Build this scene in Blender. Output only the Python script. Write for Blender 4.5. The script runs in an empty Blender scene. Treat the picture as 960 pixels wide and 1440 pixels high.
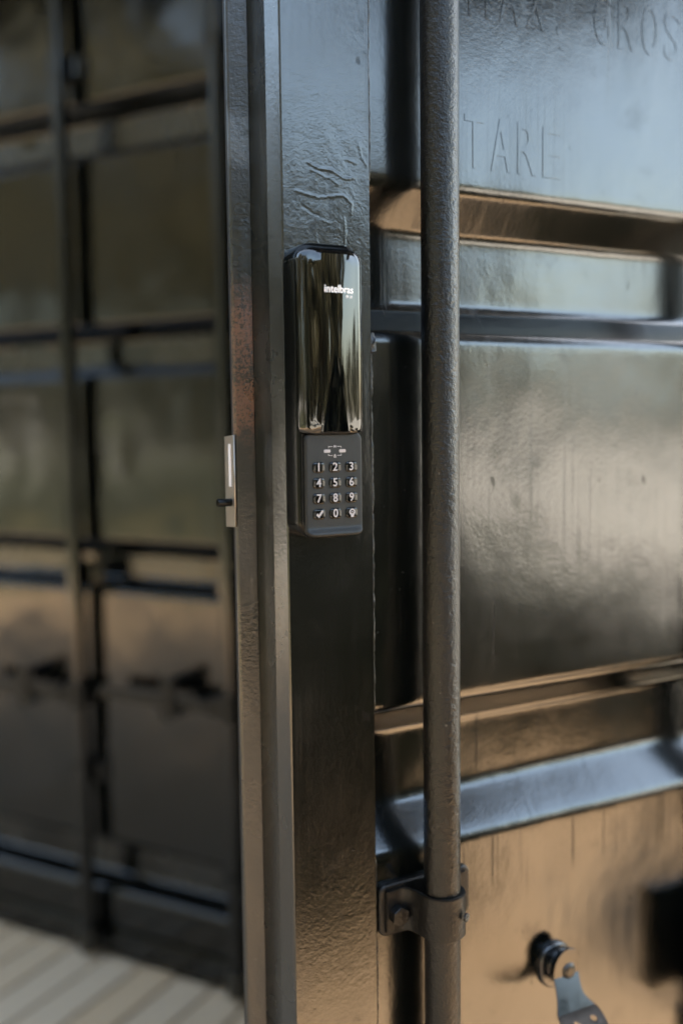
import bpy, bmesh, math, random
import numpy as np
from mathutils import Matrix, Vector, Quaternion
random.seed(7); rng = np.random.RandomState(7)
sc = bpy.context.scene
COL = sc.collection
R = math.radians

# ------------------------------------------------------------------ camera, sky, sun, exposure
cam_d = bpy.data.cameras.new('camera'); cam = bpy.data.objects.new('camera', cam_d); COL.objects.link(cam)
pit, rol = math.atan(123/1400), math.atan(.0123)
fw = Vector((0, math.cos(pit), -math.sin(pit))); r0 = Vector((1, 0, 0)); u0 = Vector((0, math.sin(pit), math.cos(pit)))
rr = r0*math.cos(rol) - u0*math.sin(rol); uu = u0*math.cos(rol) + r0*math.sin(rol)
mc = Matrix((rr, uu, -fw)).transposed().to_4x4(); mc.translation = Vector((0, 0, 1.205))
cam.matrix_world = mc
cam_d.sensor_fit = 'VERTICAL'; cam_d.sensor_height = 36; cam_d.sensor_width = 24; cam_d.lens = 35
cam_d.clip_start = .02; cam_d.clip_end = 2000
cam_d.dof.use_dof = True; cam_d.dof.focus_distance = .875; cam_d.dof.aperture_fstop = 1.6
sc.camera = cam

SUN_AZ, SUN_EL = 26, 50
w = bpy.data.worlds.new('World'); sc.world = w; w.use_nodes = True
nt = w.node_tree; bg = nt.nodes['Background']; sky = nt.nodes.new('ShaderNodeTexSky')
sky.sky_type = 'NISHITA'; sky.sun_disc = False; sky.sun_elevation = R(SUN_EL); sky.sun_rotation = R(SUN_AZ)
sky.dust_density = 3.0; sky.air_density = 1.0; sky.ozone_density = 1.0
tn = nt.nodes.new('ShaderNodeMix'); tn.data_type = 'RGBA'; tn.blend_type = 'MULTIPLY'; tn.inputs[0].default_value = 1; tn.inputs[7].default_value = (1.04, 1.0, .86, 1)   # hazy, slightly green-blue sky
nt.links.new(sky.outputs[0], tn.inputs[6]); nt.links.new(tn.outputs[2], bg.inputs[0]); bg.inputs[1].default_value = .15
sd = bpy.data.lights.new('sun', 'SUN'); sd.energy = 2.4; sd.angle = R(.5); sd.color = (1, .84, .64)
so = bpy.data.objects.new('sun', sd); COL.objects.link(so)
sv = Vector((math.sin(R(SUN_AZ))*math.cos(R(SUN_EL)), math.cos(R(SUN_AZ))*math.cos(R(SUN_EL)), math.sin(R(SUN_EL))))
so.rotation_euler = sv.to_track_quat('Z', 'Y').to_euler(); so.location = sv*20
sc.view_settings.view_transform = 'Standard'; sc.view_settings.look = 'None'
sc.view_settings.exposure = 3.75; sc.view_settings.gamma = 1
sc.cycles.max_bounces = 8; sc.cycles.use_denoising = True

# ------------------------------------------------------------------ helpers
ZO = .135                      # doors hang this far above the deck
TH = R(28)

def link(name, me, mat=None, parent=None, smooth=False):
    o = bpy.data.objects.new(name, me); COL.objects.link(o)
    if mat is not None and me is not None and not me.materials: me.materials.append(mat)
    if smooth: me.polygons.foreach_set('use_smooth', [True]*len(me.polygons))
    if parent: o.parent = parent
    return o
def tag(o, label=None, cat=None, group=None, kind=None):
    for k, v in (('label', label), ('category', cat), ('group', group), ('kind', kind)):
        if v: o[k] = v
    return o
def empty(name, loc=(0, 0, 0), rz=0, parent=None):
    o = bpy.data.objects.new(name, None); COL.objects.link(o); o.location = loc; o.rotation_euler = (0, 0, rz)
    o.empty_display_size = .1
    if parent: o.parent = parent
    return o
def mesh(name, V, F):
    me = bpy.data.meshes.new(name); me.from_pydata([tuple(map(float, v)) for v in V], [], F); me.update(); return me
def grid_mesh(name, X, Y, Z, flip=False):
    """X,Y,Z arrays [rows, cols]"""
    r, c = X.shape
    V = np.stack([X, Y, Z], -1).reshape(-1, 3).astype(np.float32)
    i = np.arange(r-1)[:, None]*c + np.arange(c-1)[None]
    q = np.stack([i, i+1, i+c+1, i+c], -1).reshape(-1, 4)
    if flip: q = q[:, ::-1]
    me = bpy.data.meshes.new(name)
    me.vertices.add(len(V)); me.vertices.foreach_set('co', V.ravel())
    me.loops.add(q.size); me.loops.foreach_set('vertex_index', q.ravel().astype(np.int32))
    me.polygons.add(len(q)); me.polygons.foreach_set('loop_start', np.arange(0, q.size, 4, dtype=np.int32))
    me.polygons.foreach_set('loop_total', np.full(len(q), 4, np.int32))
    me.polygons.foreach_set('use_smooth', np.ones(len(q), bool))
    me.update(calc_edges=True); me.validate(); return me
def box_bm(bm, x0, x1, y0, y1, z0, z1, bev=0):
    g = bmesh.ops.create_cube(bm, size=1)
    for v in g['verts']:
        v.co = Vector(((x0+x1)/2+v.co.x*(x1-x0), (y0+y1)/2+v.co.y*(y1-y0), (z0+z1)/2+v.co.z*(z1-z0)))
    if bev:
        es = {e for v in g['verts'] for e in v.link_edges}
        bmesh.ops.bevel(bm, geom=list(es), offset=bev, segments=2, affect='EDGES', profile=.5)
def fin(name, bm, mat, parent=None, smooth=False, kind=None):
    bmesh.ops.recalc_face_normals(bm, faces=bm.faces)
    me = bpy.data.meshes.new(name); bm.to_mesh(me); bm.free()
    o = link(name, me, mat, parent, smooth)
    if kind: o['kind'] = kind
    return o
def box(name, d, mat, parent=None, bev=0):
    bm = bmesh.new(); box_bm(bm, *d, bev); return fin(name, bm, mat, parent)
def cyl_bm(bm, p0, p1, r, n=20, r2=None, bev=0):
    p0, p1 = Vector(p0), Vector(p1); d = p1-p0
    g = bmesh.ops.create_cone(bm, cap_ends=True, segments=n, radius1=r, radius2=r if r2 is None else r2, depth=d.length)
    q = Vector((0, 0, 1)).rotation_difference(d)
    for v in g['verts']: v.co = q @ v.co + (p0+p1)/2
    if bev:
        es = [e for e in {e for v in g['verts'] for e in v.link_edges} if len(e.link_faces) == 2 and e.calc_face_angle() > 1]
        bmesh.ops.bevel(bm, geom=es, offset=bev, segments=2, affect='EDGES', profile=.5)
def cyl(name, p0, p1, r, mat, parent=None, n=20, r2=None, bev=0):
    bm = bmesh.new(); cyl_bm(bm, p0, p1, r, n, r2, bev); o = fin(name, bm, mat, parent)
    for p in o.data.polygons: p.use_smooth = len(p.vertices) < 6
    return o
def smooth_sharp(o, ang=35):
    o.data.polygons.foreach_set('use_smooth', [True]*len(o.data.polygons))
    o.data.set_sharp_from_angle(angle=R(ang))
    return o
def vnoise(u, v, seed):
    """smooth lattice noise in [-1,1]"""
    rs = np.random.RandomState(seed); T = rs.rand(256, 256)*2-1
    iu, iv = np.floor(u).astype(int), np.floor(v).astype(int); fu, fv = u-iu, v-iv
    fu = fu*fu*(3-2*fu); fv = fv*fv*(3-2*fv)
    a = T[iu % 256, iv % 256]; b = T[(iu+1) % 256, iv % 256]; c = T[iu % 256, (iv+1) % 256]; d = T[(iu+1) % 256, (iv+1) % 256]
    return (a*(1-fu)+b*fu)*(1-fv)+(c*(1-fu)+d*fu)*fv
def sweep(name, prof, z0, z1, mat, parent, thick=.004, bev=.0008):
    """an x-y polyline given thickness (towards +y side of travel) and extruded along z"""
    n = len(prof); P = [Vector((p[0], p[1])) for p in prof]; off = []
    for i in range(n):
        t = (P[min(i+1, n-1)]-P[max(i-1, 0)]).normalized(); off.append(P[i]+Vector((-t.y, t.x))*thick)
    bm = bmesh.new()
    A = [[bm.verts.new((p.x, p.y, z)) for p in P] for z in (z0, z1)]; B = [[bm.verts.new((p.x, p.y, z)) for p in off] for z in (z0, z1)]
    for i in range(n-1):
        bm.faces.new((A[0][i], A[0][i+1], A[1][i+1], A[1][i])); bm.faces.new((B[0][i+1], B[0][i], B[1][i], B[1][i+1]))
        for k in (0, 1): bm.faces.new((A[k][i], B[k][i], B[k][i+1], A[k][i+1]))
    for i in (0, n-1): bm.faces.new((A[0][i], A[1][i], B[1][i], B[0][i]))
    bmesh.ops.recalc_face_normals(bm, faces=bm.faces)
    if bev: bmesh.ops.bevel(bm, geom=[e for e in bm.edges if len(e.link_faces) == 2 and e.calc_face_angle() > .9], offset=bev, segments=2, affect='EDGES')
    return smooth_sharp(fin(name, bm, mat, parent), 40)
def curve2d(name, polys, mat, parent, extrude=.0004, bevel=0.0, M=None, smooth=False):
    """filled 2-D outlines (even-odd holes) in the x-z plane, thickened"""
    cu = bpy.data.curves.new(name, 'CURVE'); cu.dimensions = '2D'; cu.fill_mode = 'BOTH'; cu.extrude = extrude; cu.bevel_depth = bevel; cu.bevel_resolution = 2
    for pts in polys:
        s = cu.splines.new('POLY'); s.points.add(len(pts)-1)
        for p, q in zip(s.points, pts): p.co = (q[0], q[1], 0, 1)
        s.use_cyclic_u = True
    return from_curve(name, cu, mat, parent, M)
def from_curve(name, cu, mat, parent, M=None):
    t = bpy.data.objects.new('tmp', cu); COL.objects.link(t)
    dg = bpy.context.evaluated_depsgraph_get(); dg.update()
    me = bpy.data.meshes.new_from_object(t.evaluated_get(dg)); bpy.data.objects.remove(t); me.name = name; me.materials.clear()
    me.transform(Matrix(((1, 0, 0, 0), (0, 0, -1, 0), (0, 1, 0, 0), (0, 0, 0, 1))))      # xy -> xz, +z -> -y (towards the viewer)
    if M: me.transform(M)
    return link(name, me, mat, parent)
def text(name, s, h, x, z, y, mat, parent, sx=1.0, bold=0.0, extrude=.0003, bevel=0, align='CENTER', space=1.0, res=5):
    cu = bpy.data.curves.new(name, 'FONT'); cu.body = s; cu.size = h/.73; cu.align_x = align; cu.align_y = 'CENTER' if align == 'CENTER' else 'BOTTOM_BASELINE'
    cu.extrude = extrude; cu.offset = bold; cu.bevel_depth = bevel; cu.space_character = space; cu.resolution_u = res
    return from_curve(name, cu, mat, parent, Matrix.Translation((x, y, z)) @ Matrix.Diagonal((sx, 1, 1, 1)))
def rrect(w, h, r, n=6, cx=0, cz=0):
    P = []
    for (sx, sz, a0) in ((1, 1, 0), (-1, 1, 90), (-1, -1, 180), (1, -1, 270)):
        for i in range(n+1):
            a = R(a0+90*i/n); P.append((cx+sx*(w/2-r)+r*math.cos(a), cz+sz*(h/2-r)+r*math.sin(a)))
    return P
def pillow(name, w, h, d, rc, fil, mat, parent, loc=(0, 0, 0), bulge=0.0, nfil=6, ncap=8, nc=8, yb=0.0, shape=None, bow=0):
    """rounded box: back at y=yb, front at y=-d, soft front edge, front face bowed across x"""
    rings = []
    base = rrect(w, h, rc, nc)
    def ring(ins, y):
        s = [(p[0]*(1-2*ins/w), p[1]*(1-2*ins/h)) for p in base]
        return [(px, y, pz) for px, pz in s]
    rings.append(ring(0, yb)); rings.append(ring(0, -(d-fil)*.5)); 
    for i in range(nfil+1):
        a = math.pi/2*i/nfil; rings.append(ring(fil*(1-math.cos(a)), -(d-fil)-fil*math.sin(a)))
    w2, h2 = w-2*fil, h-2*fil
    last = rings[-1]; nb = len(base)
    for k in range(1, ncap): rings.append([(p[0]*(1-k/ncap), 0, p[2]*(1-k/ncap)) for p in last])
    V = [p for r_ in rings for p in r_]
    V.append((0, 0, 0)); nf0 = (2+nfil)*nb
    V = [list(p) for p in V]
    for i, p in enumerate(V):
        if i >= nf0:
            u = p[0]/(w2/2); v = p[2]/(h2/2)
            p[1] = -d - bulge*(1-min(1, u*u)) - bow*(1-min(1, v*v))*(1-min(1, u*u))
    F = []
    for k in range(len(rings)-1):
        for i in range(nb):
            j = (i+1) % nb; F.append((k*nb+i, k*nb+j, (k+1)*nb+j, (k+1)*nb+i))
    k = len(rings)-1
    for i in range(nb): F.append((k*nb+i, k*nb+(i+1) % nb, len(V)-1))
    F.append(tuple(range(nb))[::-1])
    me = mesh(name, V, F); bm = bmesh.new(); bm.from_mesh(me)
    if shape:
        for v in bm.verts: shape(v)
    bmesh.ops.recalc_face_normals(bm, faces=bm.faces); bm.to_mesh(me); bm.free()
    o = link(name, me, mat, parent); o.location = loc
    return smooth_sharp(o, 50)

# ------------------------------------------------------------------ materials
class NT:
    def __init__(s, name):
        s.m = bpy.data.materials.new(name); s.m.use_nodes = True; s.t = s.m.node_tree; s.n = s.t.nodes; s.b = s.n['Principled BSDF']
        s.tc = s.n.new('ShaderNodeTexCoord')
    def L(s, a, b): s.t.links.new(a, b)
    def mapping(s, scale=(1, 1, 1), loc=(0, 0, 0), src='Object'):
        m = s.n.new('ShaderNodeMapping'); m.inputs['Scale'].default_value = scale; m.inputs['Location'].default_value = loc
        s.L(s.tc.outputs[src], m.inputs[0]); return m.outputs[0]
    def noise(s, sc_, det=3, scale=(1, 1, 1), rough=.55, loc=(0, 0, 0), dist=0):
        n = s.n.new('ShaderNodeTexNoise'); n.inputs['Scale'].default_value = sc_; n.inputs['Detail'].default_value = det; n.inputs['Roughness'].default_value = rough
        n.inputs['Distortion'].default_value = dist
        s.L(s.mapping(scale, loc), n.inputs['Vector']); return n.outputs[0]
    def ramp(s, fac, stops, interp='LINEAR'):
        r = s.n.new('ShaderNodeValToRGB'); r.color_ramp.interpolation = interp; e = r.color_ramp.elements
        while len(e) < len(stops): e.new(.5)
        for a, (p, c) in zip(e, stops):
            a.position = p; a.color = (c, c, c, 1) if not hasattr(c, '__len__') else (*c, 1)
        s.L(fac, r.inputs[0]); return r.outputs[0]
    def math(s, op, a, b=None, c=None, clamp=False):
        m = s.n.new('ShaderNodeMath'); m.operation = op; m.use_clamp = clamp
        for i, v in enumerate((a, b, c)):
            if v is None: continue
            if hasattr(v, 'links'): s.L(v, m.inputs[i])
            else: m.inputs[i].default_value = v
        return m.outputs[0]
    def mix(s, fac, a, b):
        m = s.n.new('ShaderNodeMix'); m.data_type = 'RGBA'
        for k, v in ((0, fac), (6, a), (7, b)):
            if hasattr(v, 'links'): s.L(v, m.inputs[k])
            else: m.inputs[k].default_value = v if k == 0 else (*v, 1)
        return m.outputs[2]
    def band(s, axis, lo, hi, soft=.01, wob=None):
        """1 between lo and hi along an object axis, soft edges"""
        sp = s.n.new('ShaderNodeSeparateXYZ'); s.L(s.tc.outputs['Object'], sp.inputs[0]); v = sp.outputs['XYZ'.index(axis)]
        if wob is not None: v = s.math('ADD', v, s.math('MULTIPLY', s.math('SUBTRACT', wob, .5), soft*4))
        def st(edge, sign):
            return s.math('MULTIPLY_ADD', s.math('SUBTRACT', v, edge), sign/soft, .5, clamp=True)
        return s.math('MULTIPLY', st(lo, 1), st(hi, -1))
    def bump(s, h, strength, dist, prev=None):
        b = s.n.new('ShaderNodeBump'); b.inputs['Strength'].default_value = strength; b.inputs['Distance'].default_value = dist
        s.L(h, b.inputs['Height'])
        if prev is not None: s.L(prev, b.inputs['Normal'])
        return b.outputs[0]
    def set(s, **k):
        for a, v in k.items():
            i = s.b.inputs[{'color': 'Base Color', 'rough': 'Roughness', 'metal': 'Metallic', 'ior': 'IOR', 'normal': 'Normal', 'spec': 'Specular IOR Level', 'coat': 'Coat Weight', 'coatr': 'Coat Roughness', 'trans': 'Subsurface Weight'}[a]]
            if hasattr(v, 'links'): s.L(v, i)
            else: i.default_value = (*v, 1) if hasattr(v, '__len__') else v
        return s
PAINT = (.0005, .0008, .0006)
PIOR = 1.7
def paint(name, rough=.25, peel=.35, streaks=True, lumps=.0, ior=PIOR, rvar=.07, base=PAINT, dust=.5, drips=None):
    k = NT(name)
    r = k.ramp(k.noise(6, 5), [(.3, rough-rvar), (.7, rough+rvar)])
    col = k.mix(k.ramp(k.noise(9, 4, rough=.7), [(.35, 0), (.75, 1)]), base, tuple(c*1.7 for c in base))
    if streaks:
        st = k.ramp(k.noise(1, 4, scale=(150, 20, 3.2), rough=.6), [(.56, 0), (.72, 1)])
        st2 = k.ramp(k.noise(1, 3, scale=(90, 20, 2.3), rough=.6, loc=(5, 2, 9)), [(.6, 0), (.7, 1)])
        gate = k.ramp(k.noise(3.5, 2, loc=(3, 3, 3)), [(.42, 0), (.6, 1)])
        r = k.math('ADD', r, k.math('MULTIPLY', k.math('MULTIPLY', st, gate), .12))
        col = k.mix(k.math('MULTIPLY', k.math('MULTIPLY', st2, gate), .55), col, (.012, .0115, .010))
    sp = k.ramp(k.noise(260, 1, rough=.4), [(.765, 0), (.79, 1)])
    col = k.mix(k.math('MULTIPLY', sp, dust), col, (.06, .053, .043))
    if drips is not None:                       # dirt and run marks dull the gloss
        d1 = k.ramp(k.noise(1, 2, scale=(170, 1, 1.3), rough=.5, loc=(1, 7, 2)), [(.58, 0), (.68, 1)])
        d2 = k.ramp(k.noise(1, 5, scale=(240, 30, 5), rough=.7, loc=(2, 1, 5)), [(.50, 0), (.72, 1)])
        blot = k.ramp(k.noise(14, 5, rough=.75, loc=(4, 4, 4)), [(.56, 0), (.76, 1)])
        spot = k.ramp(k.noise(1, 1, scale=(75, 75, 48), loc=(8, 0, 3)), [(.735, 0), (.77, 1)])
        dm = k.math('MAXIMUM', k.math('MULTIPLY', k.math('MULTIPLY', d2, k.ramp(k.noise(5, 3, loc=(2, 5, 5)), [(.45, 0), (.62, 1)])), .36), k.math('MULTIPLY', blot, .42)); dm = k.math('MAXIMUM', dm, k.math('MULTIPLY', spot, .5))
        if drips:
            ln = k.noise(1, 2, scale=(60, 1, .5), loc=(6, 2, 2))
            run = k.math('MAXIMUM', k.band('Z', .605, .662, .02, ln), k.math('MAXIMUM', k.band('Z', .83, .90, .03, ln), k.band('Z', .715, .775, .02, ln)))
            dm = k.math('MAXIMUM', dm, k.math('MULTIPLY', k.math('MULTIPLY', run, d1), .75))
        k.L(k.math('MULTIPLY_ADD', dm, -.45, .5), k.b.inputs['Specular IOR Level'])
        col = k.mix(dm, col, (.008, .0072, .006)); r = k.math('ADD', r, k.math('MULTIPLY', dm, .12))
    b = k.bump(k.noise(620, 2, rough=.6), peel*.7, .0006)
    b = k.bump(k.noise(220, 3, rough=.55), peel, .0009, b)
    if lumps: b = k.bump(k.noise(38, 3, rough=.5, dist=.4), lumps, .004, b)
    k.set(color=col, rough=r, ior=ior, normal=b); return k
M = {}
M['panel'] = paint('panel_paint', .175, .11, rvar=.05, drips=1).m
k = paint('stile_paint', .19, .17, lumps=.0, rvar=.05, drips=0)
M['stile'] = k.m
M['rod'] = paint('rod_paint', .34, 1.1, streaks=False, lumps=.0, rvar=.1, base=(.0012, .0011, .0009), dust=.8, ior=1.45).m
M['bracket'] = paint('bracket_paint', .4, .8, streaks=False, lumps=.3, base=(.0014, .0012, .001), ior=1.4).m
M['far'] = paint('container_paint', .15, .05, rvar=.03, ior=1.58).m
k = paint('lip_paint', .30, .5, streaks=False, rvar=.1)        # edge lip: speckled copper-brown patch and a pale blue-grey one
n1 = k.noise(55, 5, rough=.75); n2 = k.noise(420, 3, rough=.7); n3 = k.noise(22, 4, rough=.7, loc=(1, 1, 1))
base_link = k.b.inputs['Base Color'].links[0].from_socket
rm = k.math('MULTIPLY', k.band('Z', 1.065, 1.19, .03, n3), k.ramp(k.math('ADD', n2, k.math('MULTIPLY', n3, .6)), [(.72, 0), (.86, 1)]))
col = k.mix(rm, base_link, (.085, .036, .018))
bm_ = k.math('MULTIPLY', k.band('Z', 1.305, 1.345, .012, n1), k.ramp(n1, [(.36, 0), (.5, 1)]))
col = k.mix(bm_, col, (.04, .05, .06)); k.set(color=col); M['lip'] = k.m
k = NT('side_paint'); k.set(color=k.mix(k.noise(30, 4), (.0015, .0018, .0014), (.0035, .0037, .0028)), rough=k.ramp(k.noise(15, 4), [(.3, .2), (.7, .3)]), ior=PIOR, normal=k.bump(k.noise(250, 2), .2, .0008)); M['side'] = k.m
k = NT('rubber_seal'); k.set(color=(.002, .002, .002), rough=.6, normal=k.bump(k.noise(200, 3), .3, .001)); M['rubber'] = k.m
k = NT('sealant'); k.set(color=(.0025, .0026, .0022), rough=.28, ior=1.6, normal=k.bump(k.noise(300, 3), 1.0, .0015)); M['sealant'] = k.m
k = NT('gloss_black'); k.set(color=(.0008, .0009, .0009), rough=.03, ior=1.6, normal=k.bump(k.noise(40, 2), .05, .001)); M['gloss'] = k.m
k = NT('body_black'); k.set(color=(.0012, .0015, .0014), rough=.2, ior=1.27, normal=k.bump(k.noise(900, 2), .12, .0004)); M['body'] = k.m
k = NT('keypad_plastic'); k.set(color=(.0078, .0075, .0062), rough=.5, ior=1.4, normal=k.bump(k.noise(1500, 2), .18, .0003)); M['keypad'] = k.m
k = NT('key_gloss'); k.set(color=(.001, .001, .001), rough=.12, ior=1.42); M['key'] = k.m
k = NT('white_print'); k.set(color=(.30, .27, .26), rough=.4); M['white'] = k.m
k = NT('logo_print'); k.set(color=(.60, .57, .56), rough=.4); M['logo'] = k.m
k = NT('silver_metal'); k.set(color=k.mix(k.noise(60, 3, scale=(1, 1, .1)), (.30, .27, .23), (.36, .32, .27)), rough=.35, metal=.8); M['silver'] = k.m
k = NT('zinc_plate'); k.set(color=(.001, .001, .001), rough=k.ramp(k.noise(90, 3), [(.3, .10), (.7, .22)]), ior=1.6); M['zinc'] = k.m
k = NT('dark_steel'); k.set(color=(.004, .004, .004), rough=.22, ior=1.7, normal=k.bump(k.noise(200, 3), .4, .001)); M['steel'] = k.m
k = NT('brass_worn'); k.set(color=(.03, .025, .018), rough=.3, metal=.3, normal=k.bump(k.noise(200, 3), .4, .001)); M['worn'] = k.m
k = NT('deck_wood')
oi = k.n.new('ShaderNodeObjectInfo')
g = k.noise(1, 5, scale=(90, 3, 90), rough=.65)
c = k.mix(g, (.42, .28, .155), (.60, .42, .25)); c = k.mix(k.math('MULTIPLY', oi.outputs['Random'], .55), c, (.54, .43, .31))
k.set(color=c, rough=.65, normal=k.bump(g, .3, .002)); M['deck'] = k.m
k = NT('gravel'); k.set(color=k.mix(k.noise(3, 6, rough=.7), (.38, .37, .33), (.58, .56, .51)), rough=.9, normal=k.bump(k.noise(40, 4), .8, .02)); M['gravel'] = k.m
k = NT('dry_grass'); k.set(color=k.mix(k.noise(1.2, 5, rough=.7), (.058, .064, .026), (.105, .106, .052)), rough=.95, normal=k.bump(k.noise(60, 4), .8, .02)); M['lawn'] = k.m
def leafmat(name, a, b):
    k = NT(name); oi = k.noise(2.2, 3)
    k.set(color=k.mix(oi, a, b), rough=.5, ior=1.4); k.m.use_backface_culling = False; return k.m
M['leaf'] = leafmat('leaf_green', (.080, .082, .038), (.150, .132, .078))
M['leafd'] = leafmat('leaf_dark', (.014, .019, .009), (.024, .03, .014))
k = NT('bark'); k.set(color=k.mix(k.noise(6, 4, scale=(3, 3, .4)), (.09, .065, .045), (.22, .17, .12)), rough=.9, normal=k.bump(k.noise(20, 4, scale=(1, 1, .2)), .8, .02)); M['bark'] = k.m
k = NT('container_floor'); k.set(color=k.mix(k.noise(8, 4, scale=(1, .1, 1)), (.10, .07, .045), (.16, .11, .07)), rough=.6); M['ply'] = k.m

# ------------------------------------------------------------------ container door leaf
DW, ZB, ZT = 1.132, -.06, 2.21         # leaf width, bottom and top (measured heights; ZO is added by the empty)
RD = .028                              # depth of the pressed ribs
RODS = (.139, .546)
FAR_RODS = (.116, .521)
def profile(strips, RD=RD):
    """list of (z, y) from bottom to top; strips = [(front_low, recess_low, recess_high, front_high)]"""
    P = [(ZB+.07, 0)]
    def corner(z0, y0, z1, y1, z2, y2, r):
        a = Vector((z0-z1, y0-y1)).normalized(); b = Vector((z2-z1, y2-y1)).normalized()
        s = Vector((z1, y1))+a*r; e = Vector((z1, y1))+b*r; c = Vector((z1, y1)); out = []
        for i in range(7):
            t = i/6; p = s*(1-t)**2+c*2*t*(1-t)+e*t*t; out.append((p.x, p.y))
        return out
    pts = [(ZB+.07, 0)]
    for a, b, c, d in strips: pts += [(a, 0), (b, RD), (c, RD), (d, 0)]
    pts.append((ZT-.07, 0)); out = [pts[0]]
    for i in range(1, len(pts)-1):
        out += corner(*pts[i-1], *pts[i], *pts[i+1], .0075)
    out.append(pts[-1])
    # fill long spans
    res = [out[0]]
    for p in out[1:]:
        q = res[-1]; n = max(1, int(abs(p[0]-q[0])/.006))
        for i in range(1, n+1): res.append((q[0]+(p[0]-q[0])*i/n, q[1]+(p[1]-q[1])*i/n))
    return np.array(res)
def wave(x, z, seed=3):
    return .0007*vnoise(x*7+9, z*6+9, seed)+.00022*vnoise(x*22+9, z*18+9, seed+1)+.00005*vnoise(x*90+9, z*80+9, seed+2)
def door(name, loc, rz, m, strips, fine, parent_mat):
    D = empty(name, loc, rz)
    P = profile(strips, RD if fine else .045)
    xs = np.arange(.083, DW-.07+.001, .0035 if fine else .012)
    Z, X = np.meshgrid(P[:, 0], xs, indexing='ij'); Y = np.repeat(P[:, 1][:, None], len(xs), 1)
    env = np.clip((X-.083)/.02, 0, 1)*np.clip((DW-.07-X)/.02, 0, 1)
    Y = Y + wave(X, Z, 3 if fine else 13)*env*(1.6 if fine else 2.5)
    pm = M['panel'] if fine else M['far']
    o = link('door_panel', grid_mesh('door_panel', X*m, Y, Z, flip=(m < 0)), pm, D)
    # edge stile: hollow section with dented painted front
    zs = np.concatenate([np.arange(ZB, .45, .03), np.arange(.45, 1.56, .0011 if fine else .03), np.arange(1.57, ZT+.001, .03)])
    xs = np.linspace(0, .0835, 84 if fine else 8)
    Z, X = np.meshgrid(zs, xs, indexing='ij')
    Y = wave(X*1.5, Z, 23)*.35 - .004
    if fine:
        Y += .000022*vnoise(X*160, Z*150, 31)
        up = np.clip((Z-1.20)/.06, 0, 1)*np.clip((1.40-Z)/.06, 0, 1)
        Y += .00008*up*vnoise(X*95, Z*60, 33)
        strokes = [([(.024, 1.292), (.034, 1.2885), (.047, 1.288), (.058, 1.283), (.068, 1.284)], .0007, .0009),
                   ([(.026, 1.287), (.035, 1.284), (.044, 1.2815), (.053, 1.277)], .0005, .0008),
                   ([(.012, 1.268), (.022, 1.266), (.034, 1.2645), (.044, 1.2665), (.058, 1.268), (.066, 1.262), (.065, 1.254)], .0006, .0008),
                   ([(.018, 1.256), (.026, 1.251), (.033, 1.249)], -.0005, .0008),
                   ([(.058, 1.250), (.059, 1.236), (.058, 1.222)], .0006, .0006),
                   ([(.036, 1.246), (.046, 1.243)], .0004, .0006), ([(.060, 1.300), (.071, 1.296)], .0005, .0007),
                   ([(.030, 1.238), (.031, 1.228), (.034, 1.222)], .0005, .0006), ([(.027, 1.35), (.035, 1.352)], .0003, .0006),
                   ([(.073, 1.315), (.076, 1.303), (.081, 1.296)], .0006, .0008),
                   ([(.066, 1.272), (.074, 1.262)], .0003, .0006), ([(.04, 1.277), (.041, 1.269)], .0004, .0006)]
        for pl, hgt, wd in strokes:
            d = np.full(X.shape, 9.)
            for (ax, az), (bx, bz) in zip(pl, pl[1:]):
                ux, uz = bx-ax, bz-az; t = np.clip(((X-ax)*ux+(Z-az)*uz)/(ux*ux+uz*uz), 0, 1)
                d = np.minimum(d, np.hypot(X-ax-t*ux, Z-az-t*uz+.0008*vnoise(X*300, Z*300, 5)))
            Y -= hgt*.34*np.exp(-(d/wd)**2)
    o = link('edge_stile', grid_mesh('edge_stile', X*m, Y, Z, flip=(m < 0)), M['stile'] if fine else M['far'], D)
    bm = bmesh.new()                                   # sides of the stile
    pr = [(0, -.004), (-.0012, -.0025), (-.004, .016), (-.0045, .018), (-.0045, .055), (.0835, .055), (.0835, -.004)]
    nz = 60; rows = [[bm.verts.new((p[0]*m, p[1]+(.0005*math.sin(i*1.7)*math.sin(i*.6) if 0 < j < 5 and fine else 0), ZB+(ZT-ZB)*i/nz)) for j, p in enumerate(pr)] for i in range(nz+1)]
    for a, b in zip(rows, rows[1:]):
        for i in range(len(pr)-1): bm.faces.new((a[i], a[i+1], b[i+1], b[i]))
    bm.faces.new(rows[0]); bm.faces.new(rows[-1])
    smooth_sharp(fin('stile_side', bm, M['side'], D), 12)
    # lip that closes against the other leaf, and the rubber seal behind it
    zs = np.arange(ZB, ZT, .004 if fine else .03); u = np.linspace(0, 1, 10 if fine else 3); Z, U = np.meshgrid(zs, u, indexing='ij')
    X = -.0044-.0168*U; Y = .0565+.006*U + (.0004*vnoise(U*2, Z*25, 40))
    Xc = np.concatenate([X, np.repeat(X[:, -1:], 1, 1)], 1); Yc = np.concatenate([Y, Y[:, -1:]+.004], 1); Zc = np.concatenate([Z, Z[:, -1:]], 1)
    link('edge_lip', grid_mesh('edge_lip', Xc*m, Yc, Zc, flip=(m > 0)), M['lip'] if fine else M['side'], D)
    box('rubber_seal', (*sorted((-.019*m, .05*m)), .0675, .078, ZB, ZT), M['rubber'], D, .002)
    # rest of the frame
    box('hinge_stile', (*sorted(((DW-.07)*m, DW*m)), -.004, .055, ZB, ZT), pm, D, .002)
    box('top_rail', (*sorted((.084*m, (DW-.071)*m)), -.003, .054, ZT-.07, ZT), pm, D, .002)
    box('bottom_rail', (*sorted((.084*m, (DW-.071)*m)), -.003, .054, ZB, ZB+.07), pm, D, .002)
    box('inner_lining', (*sorted((.084*m, (DW-.071)*m)), .045, .0525, ZB+.071, ZT-.071), M['side'], D)
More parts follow.
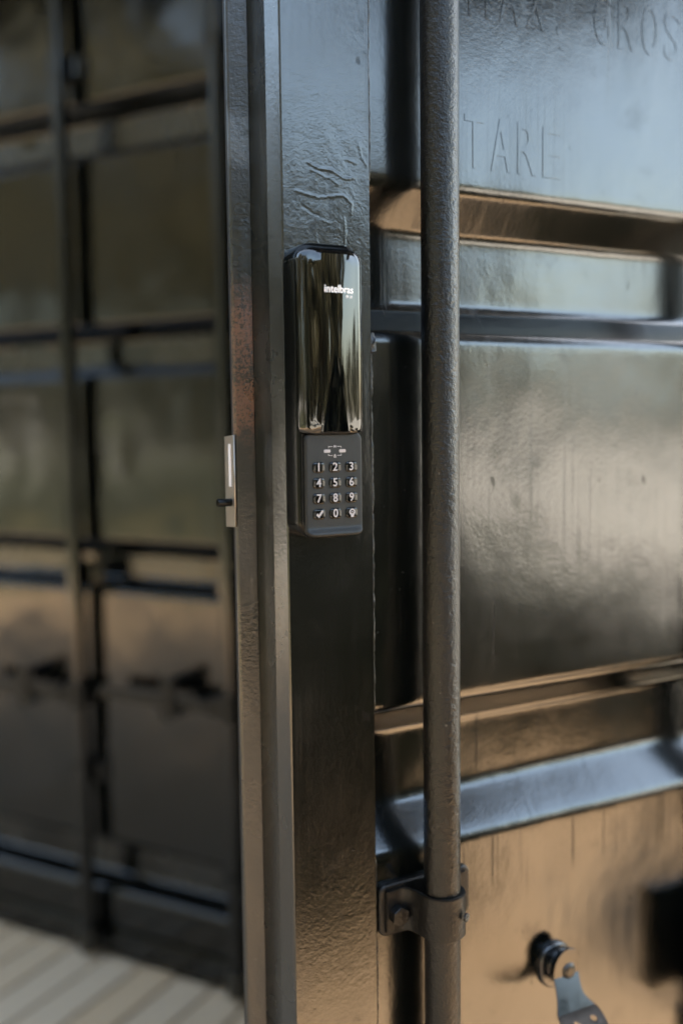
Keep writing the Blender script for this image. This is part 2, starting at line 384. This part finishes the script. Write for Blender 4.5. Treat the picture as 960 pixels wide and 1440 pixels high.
    # sealant bead between stile and panel
    zs = np.arange(ZB+.07, ZT-.07, .002 if fine else .03); th = np.linspace(0, math.pi, 7); Z, T = np.meshgrid(zs, th, indexing='ij')
    Y0 = np.interp(Z[:, 0], P[:, 0], P[:, 1])[:, None]
    rad = .0017*(1+.35*vnoise(Z*120, T*0+3, 51)+.3*vnoise(Z*400, T*2, 52))
    X = .0850-np.cos(T)*rad; Y = Y0-.0002-np.sin(T)*rad
    o = link('sealant_bead', grid_mesh('sealant_bead', X*m, Y, Z, flip=(m < 0)), M['sealant'], D)
    # hinges
    for hz in (.15, .75, 1.4, 2.0):
        bm = bmesh.new(); box_bm(bm, *sorted(((DW-.06)*m, (DW+.005)*m)), -.014, -.0045, hz-.04, hz+.04, .002); cyl_bm(bm, ((DW+.012)*m, -.01, hz-.045), ((DW+.012)*m, -.01, hz+.045), .012)
        fin('hinge', bm, pm, D)
    # locking rods
    for ri, rx in enumerate(RODS if fine else FAR_RODS):
        hi = fine and ri == 0
        za, zb_ = ZB-.02, ZT+.02
        zs = np.concatenate([np.arange(za, .45, .02), np.arange(.45, 1.56, .0009 if hi else .02), np.arange(1.57, zb_, .02)])
        th = np.linspace(0, 2*math.pi, 193 if hi else 25); Z, T = np.meshgrid(zs, th, indexing='ij')
        rad = .0170+np.zeros_like(Z)
        if hi:
            c1, s1 = np.cos(T), np.sin(T)
            rad += .00005*vnoise(T*34/math.pi+ .001, Z*520, 61)*np.clip(np.minimum(T, 2*math.pi-T)/.2, 0, 1)+.00004*vnoise(c1*3+s1*2+8, Z*60+s1*3, 62)+.00005*vnoise(c1*9+20, Z*120+s1*8, 63)
        X = rx+np.cos(T)*rad; Y = -.032+np.sin(T)*rad
        rod = link('locking_rod', grid_mesh('locking_rod', X*m, Y, Z, flip=(m < 0)), M['rod'] if fine else M['far'], D)
        for cz, s in ((ZB-.03, -1), (ZT+.03, 1)):
            bm = bmesh.new(); cyl_bm(bm, (rx*m, -.032, cz-.025), (rx*m, -.032, cz+.025), .023, 16, bev=.003); box_bm(bm, *sorted(((rx-.012)*m, (rx+.012)*m)), -.03, .03, cz-.012, cz+.012, .003)
            fin('rod_cam', bm, M['worn'] if not fine else M['bracket'], rod)
        hz = .33 if fine else .50 - .02*ri
        bm = bmesh.new(); cyl_bm(bm, (rx*m, -.032, hz-.03), (rx*m, -.032, hz+.03), .022, 16, bev=.002)
        box_bm(bm, *sorted(((rx+.012)*m, (rx+.045)*m)), -.052, -.036, hz-.02, hz+.02, .003)
        box_bm(bm, *sorted(((rx+.04)*m, (rx+.33)*m)), -.057, -.049, hz-.013, hz+.013, .003)
        if fine and ri == 1: box_bm(bm, .476, .572, -.058, -.034, .40, .522, .004)
        fin('rod_handle', bm, M['bracket'], rod)
        bzs = (.613, 1.80) if fine else ((1.83, .75, .124) if ri == 0 else (1.83, .75, .30))
        for bz in bzs:
            pr = []
            for i in range(5): pr.append((rx-.0475+.004*i, -.010))
            pr += [(rx-.028, -.0115), (rx-.0245, -.018), (rx-.0225, -.026)]
            for i in range(13):
                a = math.pi+ i*math.pi/12; pr.append((rx+.0218*math.cos(a), -.032+.0218*math.sin(a)))
            pr += [(rx+.0222, -.022), (rx+.0235, -.010), (rx+.032, -.0095), (rx+.044, -.0095)]
            pr = [(p[0]*m, p[1]) for p in pr]
            if m > 0: br = sweep('rod_bracket', pr, bz-.0205, bz+.0205, M['bracket'] if fine else M['far'], D, .0042)
            else: br = sweep('rod_bracket', pr[::-1], bz-.0205, bz+.0205, M['far'], D, .0042)
            bp = pillow('bracket_plate', .102, .050, .0065, .008, .002, M['bracket'] if fine else M['far'], br, (m*(rx-.002), 0, bz))
            if fine and ri == 0:
                bm = bmesh.new(); cyl_bm(bm, ((rx-.036), -.0095, bz-.003), ((rx-.036), -.0185, bz-.003), .0095, 6, bev=.001)
                fin('hex_bolt', bm, M['bracket'], br)
                a = R(-90+27); q = Vector((math.cos(a), math.sin(a), 0)); c0 = Vector((rx, -.032, bz+.001))
                cyl('pin_hole', c0+q*.0245, c0+q*.0264, .0040, M['rubber'], br, 20)
                t = q.cross(Vector((0, 0, 1))); bm = bmesh.new()
                for hh in ((.0036, .0008), (.0008, .0036)):
                    vs = [bm.verts.new(c0+q*s_+t*(hh[0]*i)+Vector((0, 0, hh[1]*j))) for s_ in (.026, .0268) for i, j in ((-1, -1), (1, -1), (1, 1), (-1, 1))]
                    for f in ((0, 1, 2, 3), (4, 5, 6, 7), (0, 1, 5, 4), (1, 2, 6, 5), (2, 3, 7, 6), (3, 0, 4, 7)): bm.faces.new([vs[i] for i in f])
                fin('pin_cross', bm, M['zinc'], br)
        if not (fine and ri == 0):                     # simple catch on the other handles
            cx = rx+.14; cz = hz+.035
            bm = bmesh.new(); cyl_bm(bm, (cx*m, .002, cz), (cx*m, -.045, cz), .016, 16, bev=.002); box_bm(bm, *sorted(((cx-.014)*m, (cx+.014)*m)), -.066, -.06, cz-.075, cz+.02, .003)
            box_bm(bm, *sorted(((cx-.03)*m, (cx+.03)*m)), -.065, -.001, cz-.062, cz-.055, .002)
            fin('handle_catch', bm, M['bracket'], D)
    return D

NEAR_STRIPS = [(.025, .05, .13, .165), (.6635, .706, .776, .805), (1.150, 1.178, 1.2475, 1.285), (1.66, 1.69, 1.76, 1.79)]
FAR_STRIPS = [(.022, .047, .115, .142), (.712, .735, .79, .822), (1.18, 1.2, 1.26, 1.292), (1.642, 1.665, 1.725, 1.762), (2.02, 2.04, 2.08, 2.10)]
near = door('container_door', (-.0477, .8627, ZO), TH, 1, NEAR_STRIPS, True, 0)
tag(near, 'open black steel container door leaf carrying the keypad lock, in sharp focus', 'container door', 'container door leaves')
CF = Vector((0, 1.9, 0)); CRZ = -TH
def cpt(x, y, z=0):
    return Vector((CF.x+x*math.cos(CRZ)-y*math.sin(CRZ), CF.y+x*math.sin(CRZ)+y*math.cos(CRZ), z))
FX = -.126
far = door('container_door', cpt(FX, 0, ZO), CRZ, -1, FAR_STRIPS, False, 0)
tag(far, 'closed black steel container door leaf, blurred behind, above the wooden deck', 'container door', 'container door leaves')

# blob of weld spatter under the paint at the stile seam
bl = pillow('weld_blob', .0075, .019, .0045, .0036, .003, M['sealant'], near, (.0862, .0, 1.1425), nc=5)
for v in bl.data.vertices:
    v.co.x += .0010*math.sin(v.co.z*700); v.co.y *= 1+.3*math.sin(v.co.z*500+1)
# raised stencil lettering under the paint
def lettering(word, xs, z, nm):
    ys = []
    bm = bmesh.new()
    for i, ch in enumerate(word):
        if ch == ' ': continue
        o = text('t', ch, .0515, 0, 0, 0, M['panel'], None, extrude=.00029, bevel=.0001)
        me = o.data; bpy.data.objects.remove(o)
        X = [v.co.x for v in me.vertices]; w_ = max(X)-min(X); Zs = [v.co.z for v in me.vertices]; zmin = min(Zs)
        tw = {'.': .006}.get(ch, .0225); cxm = (max(X)+min(X))/2
        for v in me.vertices:
            v.co.x = (v.co.x-cxm)*tw/w_; v.co.z = (v.co.z-zmin)*(.0515/.0515 if ch != '.' else 1)
            v.co.x += xs[i]; v.co.z += z
            v.co.y += float(wave(np.array(v.co.x), np.array(v.co.z), 3)*1.6)-.0002
        bm.from_mesh(me); bpy.data.meshes.remove(me)
    return fin(nm, bm, M['panel'], near)
lettering('TARE', (.1986, .2290, .2600, .2905), 1.3072, 'raised_lettering')
lettering('MAX. GROSS', (.2035, .2385, .2700, .2985, 0, .3540, .3860, .4175, .4490, .4805), 1.4435, 'raised_lettering')

# handle catch on the near door
K = link('handle_catch', None, None, near); K.location = (.3010, 0, .5045)
pillow('catch_base', .041, .048, .006, .019, .003, M['steel'], K, (-.002, 0, -.002))
cyl('catch_washer', (0, -.006, 0), (0, -.012, 0), .0175, M['steel'], K, 32, bev=.0015)
cyl('catch_washer', (0, -.012, 0), (0, -.018, 0), .0145, M['steel'], K, 32, bev=.0015)
st = pillow('catch_stud', .019, .019, .008, .0094, .006, M['worn'], K, (0, -.018, 0), nc=8)
out = [(-.0195, .004), (-.013, .0185), (0, .0245), (.013, .0185), (.0135, .0), (.0135, -.012), (.0165, -.024), (.024, -.031), (.035, -.040), (.036, -.056), (.031, -.068), (.010, -.071), (-.002, -.069), (-.010, -.055), (-.0175, -.046), (-.0205, -.036), (-.0175, -.026), (-.0175, -.012)]
hole1 = [(.0045+.0075*math.cos(a)-.004*math.sin(a)*1, -.0465+.0058*math.sin(a)-.003*math.cos(a)) for a in np.linspace(0, 2*math.pi, 16)[:-1]]
hole2 = [(.0215+.0042*math.cos(a), -.0425+.0026*math.sin(a)-.001*math.cos(a)) for a in np.linspace(0, 2*math.pi, 14)[:-1]]
def cround(pts, n=3):
    for _ in range(n-1):
        q = []
        for a, b in zip(pts, pts[1:]+pts[:1]): q += [(a[0]*.75+b[0]*.25, a[1]*.75+b[1]*.25), (a[0]*.25+b[0]*.75, a[1]*.25+b[1]*.75)]
        pts = q
    return pts
def bendcatch(o):
    for v in o.data.vertices:
        z = v.co.z; v.co.y -= .0215
        for lim, sl in ((-.004, .50), (-.034, 1.1), (-.058, -1.1)):
            if z < lim: v.co.y -= (lim-z)*sl
        v.co.x -= .42*max(0, -.0215-v.co.y)
        if z < -.034: v.co.z = -.034+(z+.034)*.62
    o.data.update()
up_ = curve2d('catch_plate', [cround(out), hole1, hole2], M['zinc'], K, .0011, .0003)
bm = bmesh.new(); bm.from_mesh(up_.data)
for zc in (-.004, -.034, -.058):
    bmesh.ops.bisect_plane(bm, geom=bm.verts[:]+bm.edges[:]+bm.faces[:], plane_co=(0, 0, zc), plane_no=(0, 0, 1))
bm.to_mesh(up_.data); bm.free(); bendcatch(up_)

# ------------------------------------------------------------------ digital lock (own frame, sits on the stile)
LK = empty('digital_door_lock'); LK.matrix_world = Matrix.Translation((-.0477, .8627, ZO)) @ Matrix.Rotation(TH, 4, 'Z') @ Matrix.Translation((.0285, -.0045, 0))
tag(LK, 'black smart lock with glossy slide cover above a numeric keypad, on the open door edge', 'door lock')
def P_(n, *a, **k): return pillow(n, *a, **k)
P_('lock_body', .0605, .2485, .0245, .0155, .004, M['body'], LK, (0, 0, 1.097), nc=10)
def lipshape(v):                                    # keypad face: scoops outwards at its bottom end
    if v.co.y < -.01:
        t = max(0, min(1, (-.0365-v.co.z)/.006)); v.co.y -= .0032*t*t*(3-2*t)
P_('keypad', .0545, .089, .0285, .0075, .002, M['keypad'], LK, (.0018, 0, 1.0195), nc=8, ncap=40, shape=lipshape)
def covshape(v):
    if v.co.z < -.0735: v.co.z = -.0735+(v.co.z+.0735)*.4
    if v.co.z > .0735: v.co.z = .0735+(v.co.z-.0735)*.7
cov = P_('slide_cover', .0600, .1640, .0335, .0135, .0085, M['gloss'], LK, (.0003, 0, 1.13775), shape=covshape, bulge=.0022, bow=.0006, nfil=10, ncap=12, nc=12)
lt = text('logo', 'intelbras', .0064, .0042, 1.1822-1.13775, -.0362, M['logo'], cov, sx=.93, bold=.00017, extrude=.00008, space=1.0)
text('model_number', 'FR 20', 0.0021, .0138, 1.1765-1.13775, -.0360, M['logo'], cov, sx=1.0, bold=.00008, extrude=.00008)
for t_ in (lt, bpy.data.objects['model_number']):
    ys_ = [v.co.y for v in t_.data.vertices]; ym = max(ys_)
    for v in t_.data.vertices:
        u_ = v.co.x/.0215; v.co.y += -ym + (-.0335-.0022*(1-u_*u_)-.0006*(1-u_*u_)) - .00001
KX = (-.0135, .0021, .0178); KZ = (1.0340, 1.0208, 1.0076, .9944)
names = ['123', '456', '789', 'v0h']
for r_ in range(4):
    for c_ in range(3):
        ch = names[r_][c_]
        key = pillow('key', .0114, .0093, .0015, .0030, .0008, M['key'], LK, (KX[c_], -.0280, KZ[r_]), nc=5, nfil=4, ncap=3, bulge=.0003)
        if ch == 'v':
            pts = [(-.0034, -.0004), (-.0020, .0010), (-.0010, -.0006), (.0022, .0034), (.0036, .0022), (-.0008, -.0032)]
            curve2d('tick_mark', [pts], M['white'], key, .0001, 0, Matrix.Translation((0, -.0019, 0)))
        elif ch == 'h':
            head = [(.0030*math.cos(a), .0006+.0028*math.sin(a)) for a in np.linspace(-.9, math.pi+.5, 22)] + [(-.0014, -.0022), (-.0014, -.0038), (.0014, -.0038), (.0014, -.0026)]
            gear = []
            for i in range(32):
                rr_ = .0017 if (i//2) % 2 else .00135; a = 2*math.pi*i/32; gear.append((rr_*math.cos(a), .0008+rr_*math.sin(a)))
            hub = [(.0007*math.cos(a), .0008+.0007*math.sin(a)) for a in np.linspace(0, 2*math.pi, 13)[:-1]]
            curve2d('head_mark', [head, gear, hub], M['white'], key, .0001, 0, Matrix.Translation((0, -.0019, 0)))
        else:
            text('digit', ch, .0072, -.0004, 0, -.0019, M['white'], key, sx=.95, bold=.00017, extrude=.0001)
fx, fz, fy = .0022, 1.0477, -.0288
for s in (-1, 1):
    pillow('indicator_window', .0062, .0027, .0004, .0009, .0002, M['white'], LK, (fx+s*.0073, -.0285, fz), nc=4)
for s in (-1, 1):
    for q in (-1, 1):
        bm = bmesh.new(); a = sorted((fx+s*.0022, fx+s*.0062)); z = fz+q*.0038
        box_bm(bm, a[0], a[1], -.0289, -.0284, z-.00025, z+.00025)
        b = sorted((fx+s*.0058, fx+s*.0062)); zz = sorted((z-q*.0003, z-q*.0014)); box_bm(bm, b[0], b[1], -.02885, -.0284, zz[0], zz[1])
        fin('bracket_line', bm, M['white'], LK)
text('printed_word', 'IN', .0017, fx, fz+.0038, fy, M['white'], LK, bold=.00012, extrude=.0001)
pd = rrect(.0020, .0019, .0004, 3, 0, -.0005); sh = rrect(.0014, .0024, .0006, 4, 0, .0005); shi = rrect(.0007, .0012, .0003, 3, 0, -.0006)
curve2d('padlock_mark', [[(-.001, -.0015), (.001, -.0015), (.001, .0003), (.0006, .0003), (.0006, .001), (.0003, .0015), (-.0003, .0015), (-.0006, .001), (-.0006, .0003), (-.001, .0003)], shi], M['white'], LK, .0001, 0, Matrix.Translation((fx, fy, fz-.0042)))
# inner half of the lock behind the lip: silver end plate with slot, latch
LX = -.0285
slot = rrect(.0050, .040, .0024, 5, .074, 1.0335)
ip = curve2d('end_plate', [[(.0655, .978), (.0655, 1.0615), (.0875, 1.0600), (.0875, .9765)], slot], M['silver'], LK, .0006, .0002)
ip.data.transform(Matrix(((0, 1, 0, 0), (1, 0, 0, 0), (0, 0, 1, 0), (0, 0, 0, 1))))    # x<->y : faces the door's free edge
ip.data.flip_normals(); ip.location = (LX-.0228, 0, 0)
box('inner_case', (LX-.004, LX+.055, .086, .118, .975, 1.063), M['body'], LK, .003)
box('bright_slot_strip', (LX-.0242, LX-.0234, .0722, .0772, 1.0145, 1.0535), M['logo'], LK)  # white strip in place of the brightness showing through the slot
cyl('latch_pin', (LX-.0215, .074, 1.0), (LX-.037, .074, 1.0), .0036, M['body'], LK, 16, bev=.0006)

# ------------------------------------------------------------------ the rest of the container
CT = empty('shipping_container', CF, CRZ)
tag(CT, 'black steel shipping container the two doors are hinged to, standing on the deck', 'container')
X0, X1, H_, LEN = -1.335, 1.155, 2.62, 6.0
def cpart(n, d, mt='far', bev=.004): return box(n, d, M[mt], CT, bev)
cpart('door_sill', (X0+.16, X1-.16, .0, .12, .004, .062))
cpart('door_header', (X0+.16, X1-.16, .0, .12, 2.37, H_-.02))
for a, b in ((X0, X0+.058), (X1-.058, X1)): cpart('corner_post', (a, b, -.0, .16, .12, H_-.12))
for xa in (X0-.002, X1-.158):
    for za in (.002, H_-.118):
        for ya in (-.004, LEN-.16): cpart('corner_casting', (xa, xa+.16, ya, ya+.17, za, za+.118), 'far', .01)
cpart('container_floor', (X0+.06, X1-.06, .125, LEN-.06, .08, .11), 'ply')
cpart('underframe', (X0+.05, X1-.05, .17, LEN-.06, .006, .078), 'rubber')
for name, x in (('side_wall', X0+.02), ('side_wall', X1-.02)):
    pts = []; y = .17; i = 0
    while y < LEN-.2: pts += [(x-.015, y), (x-.015, y+.07), (x+.018, y+.10), (x+.018, y+.17)]; y += .20
    bm = bmesh.new(); a = [[bm.verts.new((p[0]+dx, p[1], z)) for p in pts] for dx in (0, .003) for z in (.11, H_-.1)]
    for i in range(len(pts)-1):
        bm.faces.new((a[0][i], a[0][i+1], a[1][i+1], a[1][i])); bm.faces.new((a[2][i], a[2][i+1], a[3][i+1], a[3][i]))
    fin('side_wall', bm, M['far'], CT)
for xa in (X0, X1-.06):
    cpart('side_rail', (xa, xa+.06, .168, LEN-.165, .012, .115)); cpart('side_rail', (xa, xa+.06, .168, LEN-.165, H_-.105, H_-.03))
cpart('roof', (X0+.03, X1-.03, .1, LEN-.03, H_-.03, H_-.02)); cpart('end_wall', (X0+.05, X1-.05, LEN-.06, LEN-.02, .11, H_-.1))

bm = bmesh.new(); box_bm(bm, X0, 3.55, -1.05, .05, H_+.03, H_+.09, .004)
for i in range(17): box_bm(bm, X0+.05+.28*i, X0+.09+.28*i, -1.03, .03, H_-.03, H_+.029)
fin('added_canopy', bm, M['far'], CT)  # added overhead, out of view: darkens the upward reflections and shades the deck
def copy_tree(o, parent=None):
    c = o.copy(); COL.objects.link(c); c.parent = parent
    for ch in list(o.children): copy_tree(ch, c)
    return c
NX = -2.53  # added neighbour container, out of view, keeps the sun off the left deck
c2 = copy_tree(CT); c2.location = cpt(NX, 0); c2['label'] = 'added second black container left of the first, outside the picture, shading the deck'
d2 = copy_tree(far); d2.location = cpt(FX+NX, 0, ZO); d2['label'] = 'left door leaf of the added neighbouring container, outside the picture'
d3 = door('container_door', cpt(FX+NX+.03, 0, ZO), CRZ, 1, FAR_STRIPS, False, 0)
tag(d3, 'right door leaf of the added neighbouring container, outside the picture', 'container door', 'container door leaves')
# ------------------------------------------------------------------ deck, ground
DK = empty('deck', CF, CRZ); tag(DK, 'weathered grey-brown timber deck boards in front of the container', kind='structure')
bm = bmesh.new(); box_bm(bm, -.0445, .0445, -4.2, 0, -.028, 0, .003); bme = bpy.data.meshes.new('deck_board'); bmesh.ops.recalc_face_normals(bm, faces=bm.faces); bm.to_mesh(bme); bm.free(); bme.materials.append(M['deck'])
x = -3.6; i = 0
DB0 = -1.073 + .012
x = DB0 - 40*.0985
while x < 4.2:
    o = bpy.data.objects.new('deck_board', bme); COL.objects.link(o); o.parent = DK
    o.location = (x, -.002+random.uniform(-.004, .0), random.uniform(-.0008, .0008)); x += .0985
for yy in (-.3, -1.2, -2.1, -3.0, -3.9): box('deck_joist', (-5.0, 4.2, yy-.025, yy+.025, -.125, -.029), M['deck'], DK)
# grass-free gravel yard
me = mesh('ground', [(-400, -400, -.13), (400, -400, -.13), (400, 400, -.13), (-400, 400, -.13)], [(0, 1, 2, 3)])
tag(link('ground', me, M['gravel']), kind='structure')

me = mesh('lawn', [(-60, -60, -.124), (-1.2, -60, -.124), (-1.2, -1.75, -.124), (-4.4, .1, -.124), (-60, 29, -.124)], [(0, 1, 2, 3, 4)])
tag(link('lawn', me, M['lawn']), kind='structure')
# ------------------------------------------------------------------ unseen trees and added shrubs, for the reflections in paint and lock cover
def tree(label, x, y, h, r, trunk_h, n, leaf, mat, group='trees round the yard', name='tree', flat=1.0, tr=.14, seed=0):
    rs = np.random.RandomState(seed); T = empty(name, (x, y, -.13)); tag(T, label, 'tree' if name == 'tree' else 'added_shrub', group)
    bm = bmesh.new()
    def limb(p, q, r1, r2): cyl_bm(bm, p, q, r1, 8, r2)
    p = Vector((0, 0, 0)); segs = 4
    for i in range(segs):
        q = Vector((rs.uniform(-.15, .15), rs.uniform(-.15, .15), trunk_h*(i+1)/segs)); limb(p, q, tr*(1-.12*i), tr*(1-.12*(i+1))); p = q
    tips = []
    for i in range(7):
        a = rs.uniform(0, 6.28); q = p+Vector((math.cos(a)*r*.6, math.sin(a)*r*.6, rs.uniform(.2, .75)*(h-trunk_h))); limb(p-Vector((0, 0, rs.uniform(0, .2)*trunk_h)), q, tr*.45, tr*.12); tips.append(q)
    fin('trunk', bm, M['bark'], T)
    nb = max(14, n//160); cs = []
    cc = Vector((0, 0, (trunk_h+h)/2)); hz = (h-trunk_h)/2*1.05
    for i in range(nb):
        v = rs.normal(size=3); v /= np.linalg.norm(v); rad = rs.uniform(.35, 1)**.6
        cs.append((v[0]*r*rad, v[1]*r*rad, cc.z+v[2]*hz*rad, rs.uniform(.22, .42)*r))
    C = np.array(cs); idx = rs.randint(0, nb, n); d = rs.normal(size=(n, 3)); d /= np.linalg.norm(d, axis=1)[:, None]
    pos = C[idx, :3]+d*C[idx, 3:4]*rs.uniform(.3, 1, (n, 1))**.5*np.array([1, 1, .8*flat])
    pos[:, 2] = np.maximum(pos[:, 2], .05)
    a = rs.normal(size=(n, 3)); a /= np.linalg.norm(a, axis=1)[:, None]; b = np.cross(a, rs.normal(size=(n, 3))); b /= np.linalg.norm(b, axis=1)[:, None]
    s = leaf*rs.uniform(.6, 1.3, (n, 1)); V = np.stack([pos-a*s, pos+b*s*.5, pos+a*s, pos-b*s*.5], 1).reshape(-1, 3)
    me = bpy.data.meshes.new('crown'); me.vertices.add(len(V)); me.vertices.foreach_set('co', V.ravel().astype(np.float32))
    me.loops.add(4*n); me.loops.foreach_set('vertex_index', np.arange(4*n, dtype=np.int32)); me.polygons.add(n)
    me.polygons.foreach_set('loop_start', np.arange(0, 4*n, 4, dtype=np.int32)); me.polygons.foreach_set('loop_total', np.full(n, 4, np.int32)); me.update(calc_edges=True)
    link('crown', me, mat, T)
    return T
def polar(az, d, ox=0, oy=.9): return ox+d*math.sin(R(az)), oy+d*math.cos(R(az))
ORD = 'first second third fourth fifth sixth seventh eighth ninth tenth eleventh twelfth thirteenth fourteenth'.split()
# added shrubs that darken the reflections, then trees reflected by the near door
for i, (az, d, h, r, n, lab) in enumerate([
    (126.5, 1.52, 1.42, .38, 26000, 'added dense dark bush beside the deck, tallest of those right of the open door'),
    (115, 3.0, .74, .42, 11000, 'added low dark bush beside the deck, right of the tallest one'),
    (104, 3.1, .66, .42, 10000, 'added low dark bush third from the open door on its right'),
    (83, 1.88, .52, .40, 9000, 'smallest added dark bush, beside the front corner of the container'),
    (169, 4.2, 2.6, 1.2, 16000, 'added broad dark bush behind the camera at the far edge of the deck'),
    (307, 4.5, 2.5, .75, 14000, 'added upright dark bush in front of the neighbouring container'),
    (283, 11, 3.2, 1.6, 9000, 'added broad dark bush past the left end of the container row')]):
    x, y = polar(az, d); tree(lab, x, y, h, r, .04, n, .05 if d < 4 else .09, M['leafd'], 'added dark shrubs round the deck', 'added_shrub', tr=.03, seed=3+i)
for i, (az, d, h, r, th) in enumerate([(292, 11, 5, 2, 1.2), (304, 10, 6, 2.2, 1.4), (317, 11, 6, 2.2, 1.4)]):
    x, y = polar(az, d); tree(ORD[i]+' tree past the left end of the container row, mirrored in the door edge', x, y, h, r, th, 6000, .14, M['leaf'], 'trees past the container row', seed=80+i)
for i, (az, d, h, r, th) in enumerate([(98, 34, 5, 2.6, 1.4), (106, 38, 4.0, 2.8, 1.0), (114, 34, 3.6, 2.6, 1.0), (120.8, 10, 4.0, 1.15, 0.6), (124, 22, 4.0, 1.6, 1.2), (125.5, 10, 4.05, 1.0, 0.6), (130, 10, 4.1, 1.1, 0.8), (134, 9, 3.8, 1.0, 0.8), (138, 11, 4.6, 1.3, 1.5), (143, 10, 3.9, 1.3, 0.8), (148, 10, 4.2, 1.5, 1.6), (155, 9, 3.6, 1.2, 0.8), (162, 11, 6, 2.2, 1.8)]):
    x, y = polar(az, d); tree(ORD[i]+' tree from the right across the yard behind the camera, mirrored in the near door', x, y, h, r, th, 6000, .10 if h < 5 else .14, M['leaf'], seed=10+i)
# reflected by the far leaf (behind-left)
for i, (az, d, h, r, th) in enumerate([(176, 11, 7.5, 2.6, 1.0), (190, 12, 8, 2.8, 1.0), (204, 11, 8, 2.8, 1.0), (217, 12, 10, 2.9, .8), (229, 11, 11, 3.1, .8), (240, 12, 12, 3.3, .8), (250, 12, 7.6, 2.6, .8), (262, 14, 6, 2.6, 1.5), (274, 14, 6, 2.6, 1.5)]):
    x, y = polar(az, d, -.7, 2.1); tree(ORD[i]+' tall tree from the right across the lawn, mirrored in the closed far door', x, y, h, r, th, 7000, .15, M['leaf'], seed=40+i)
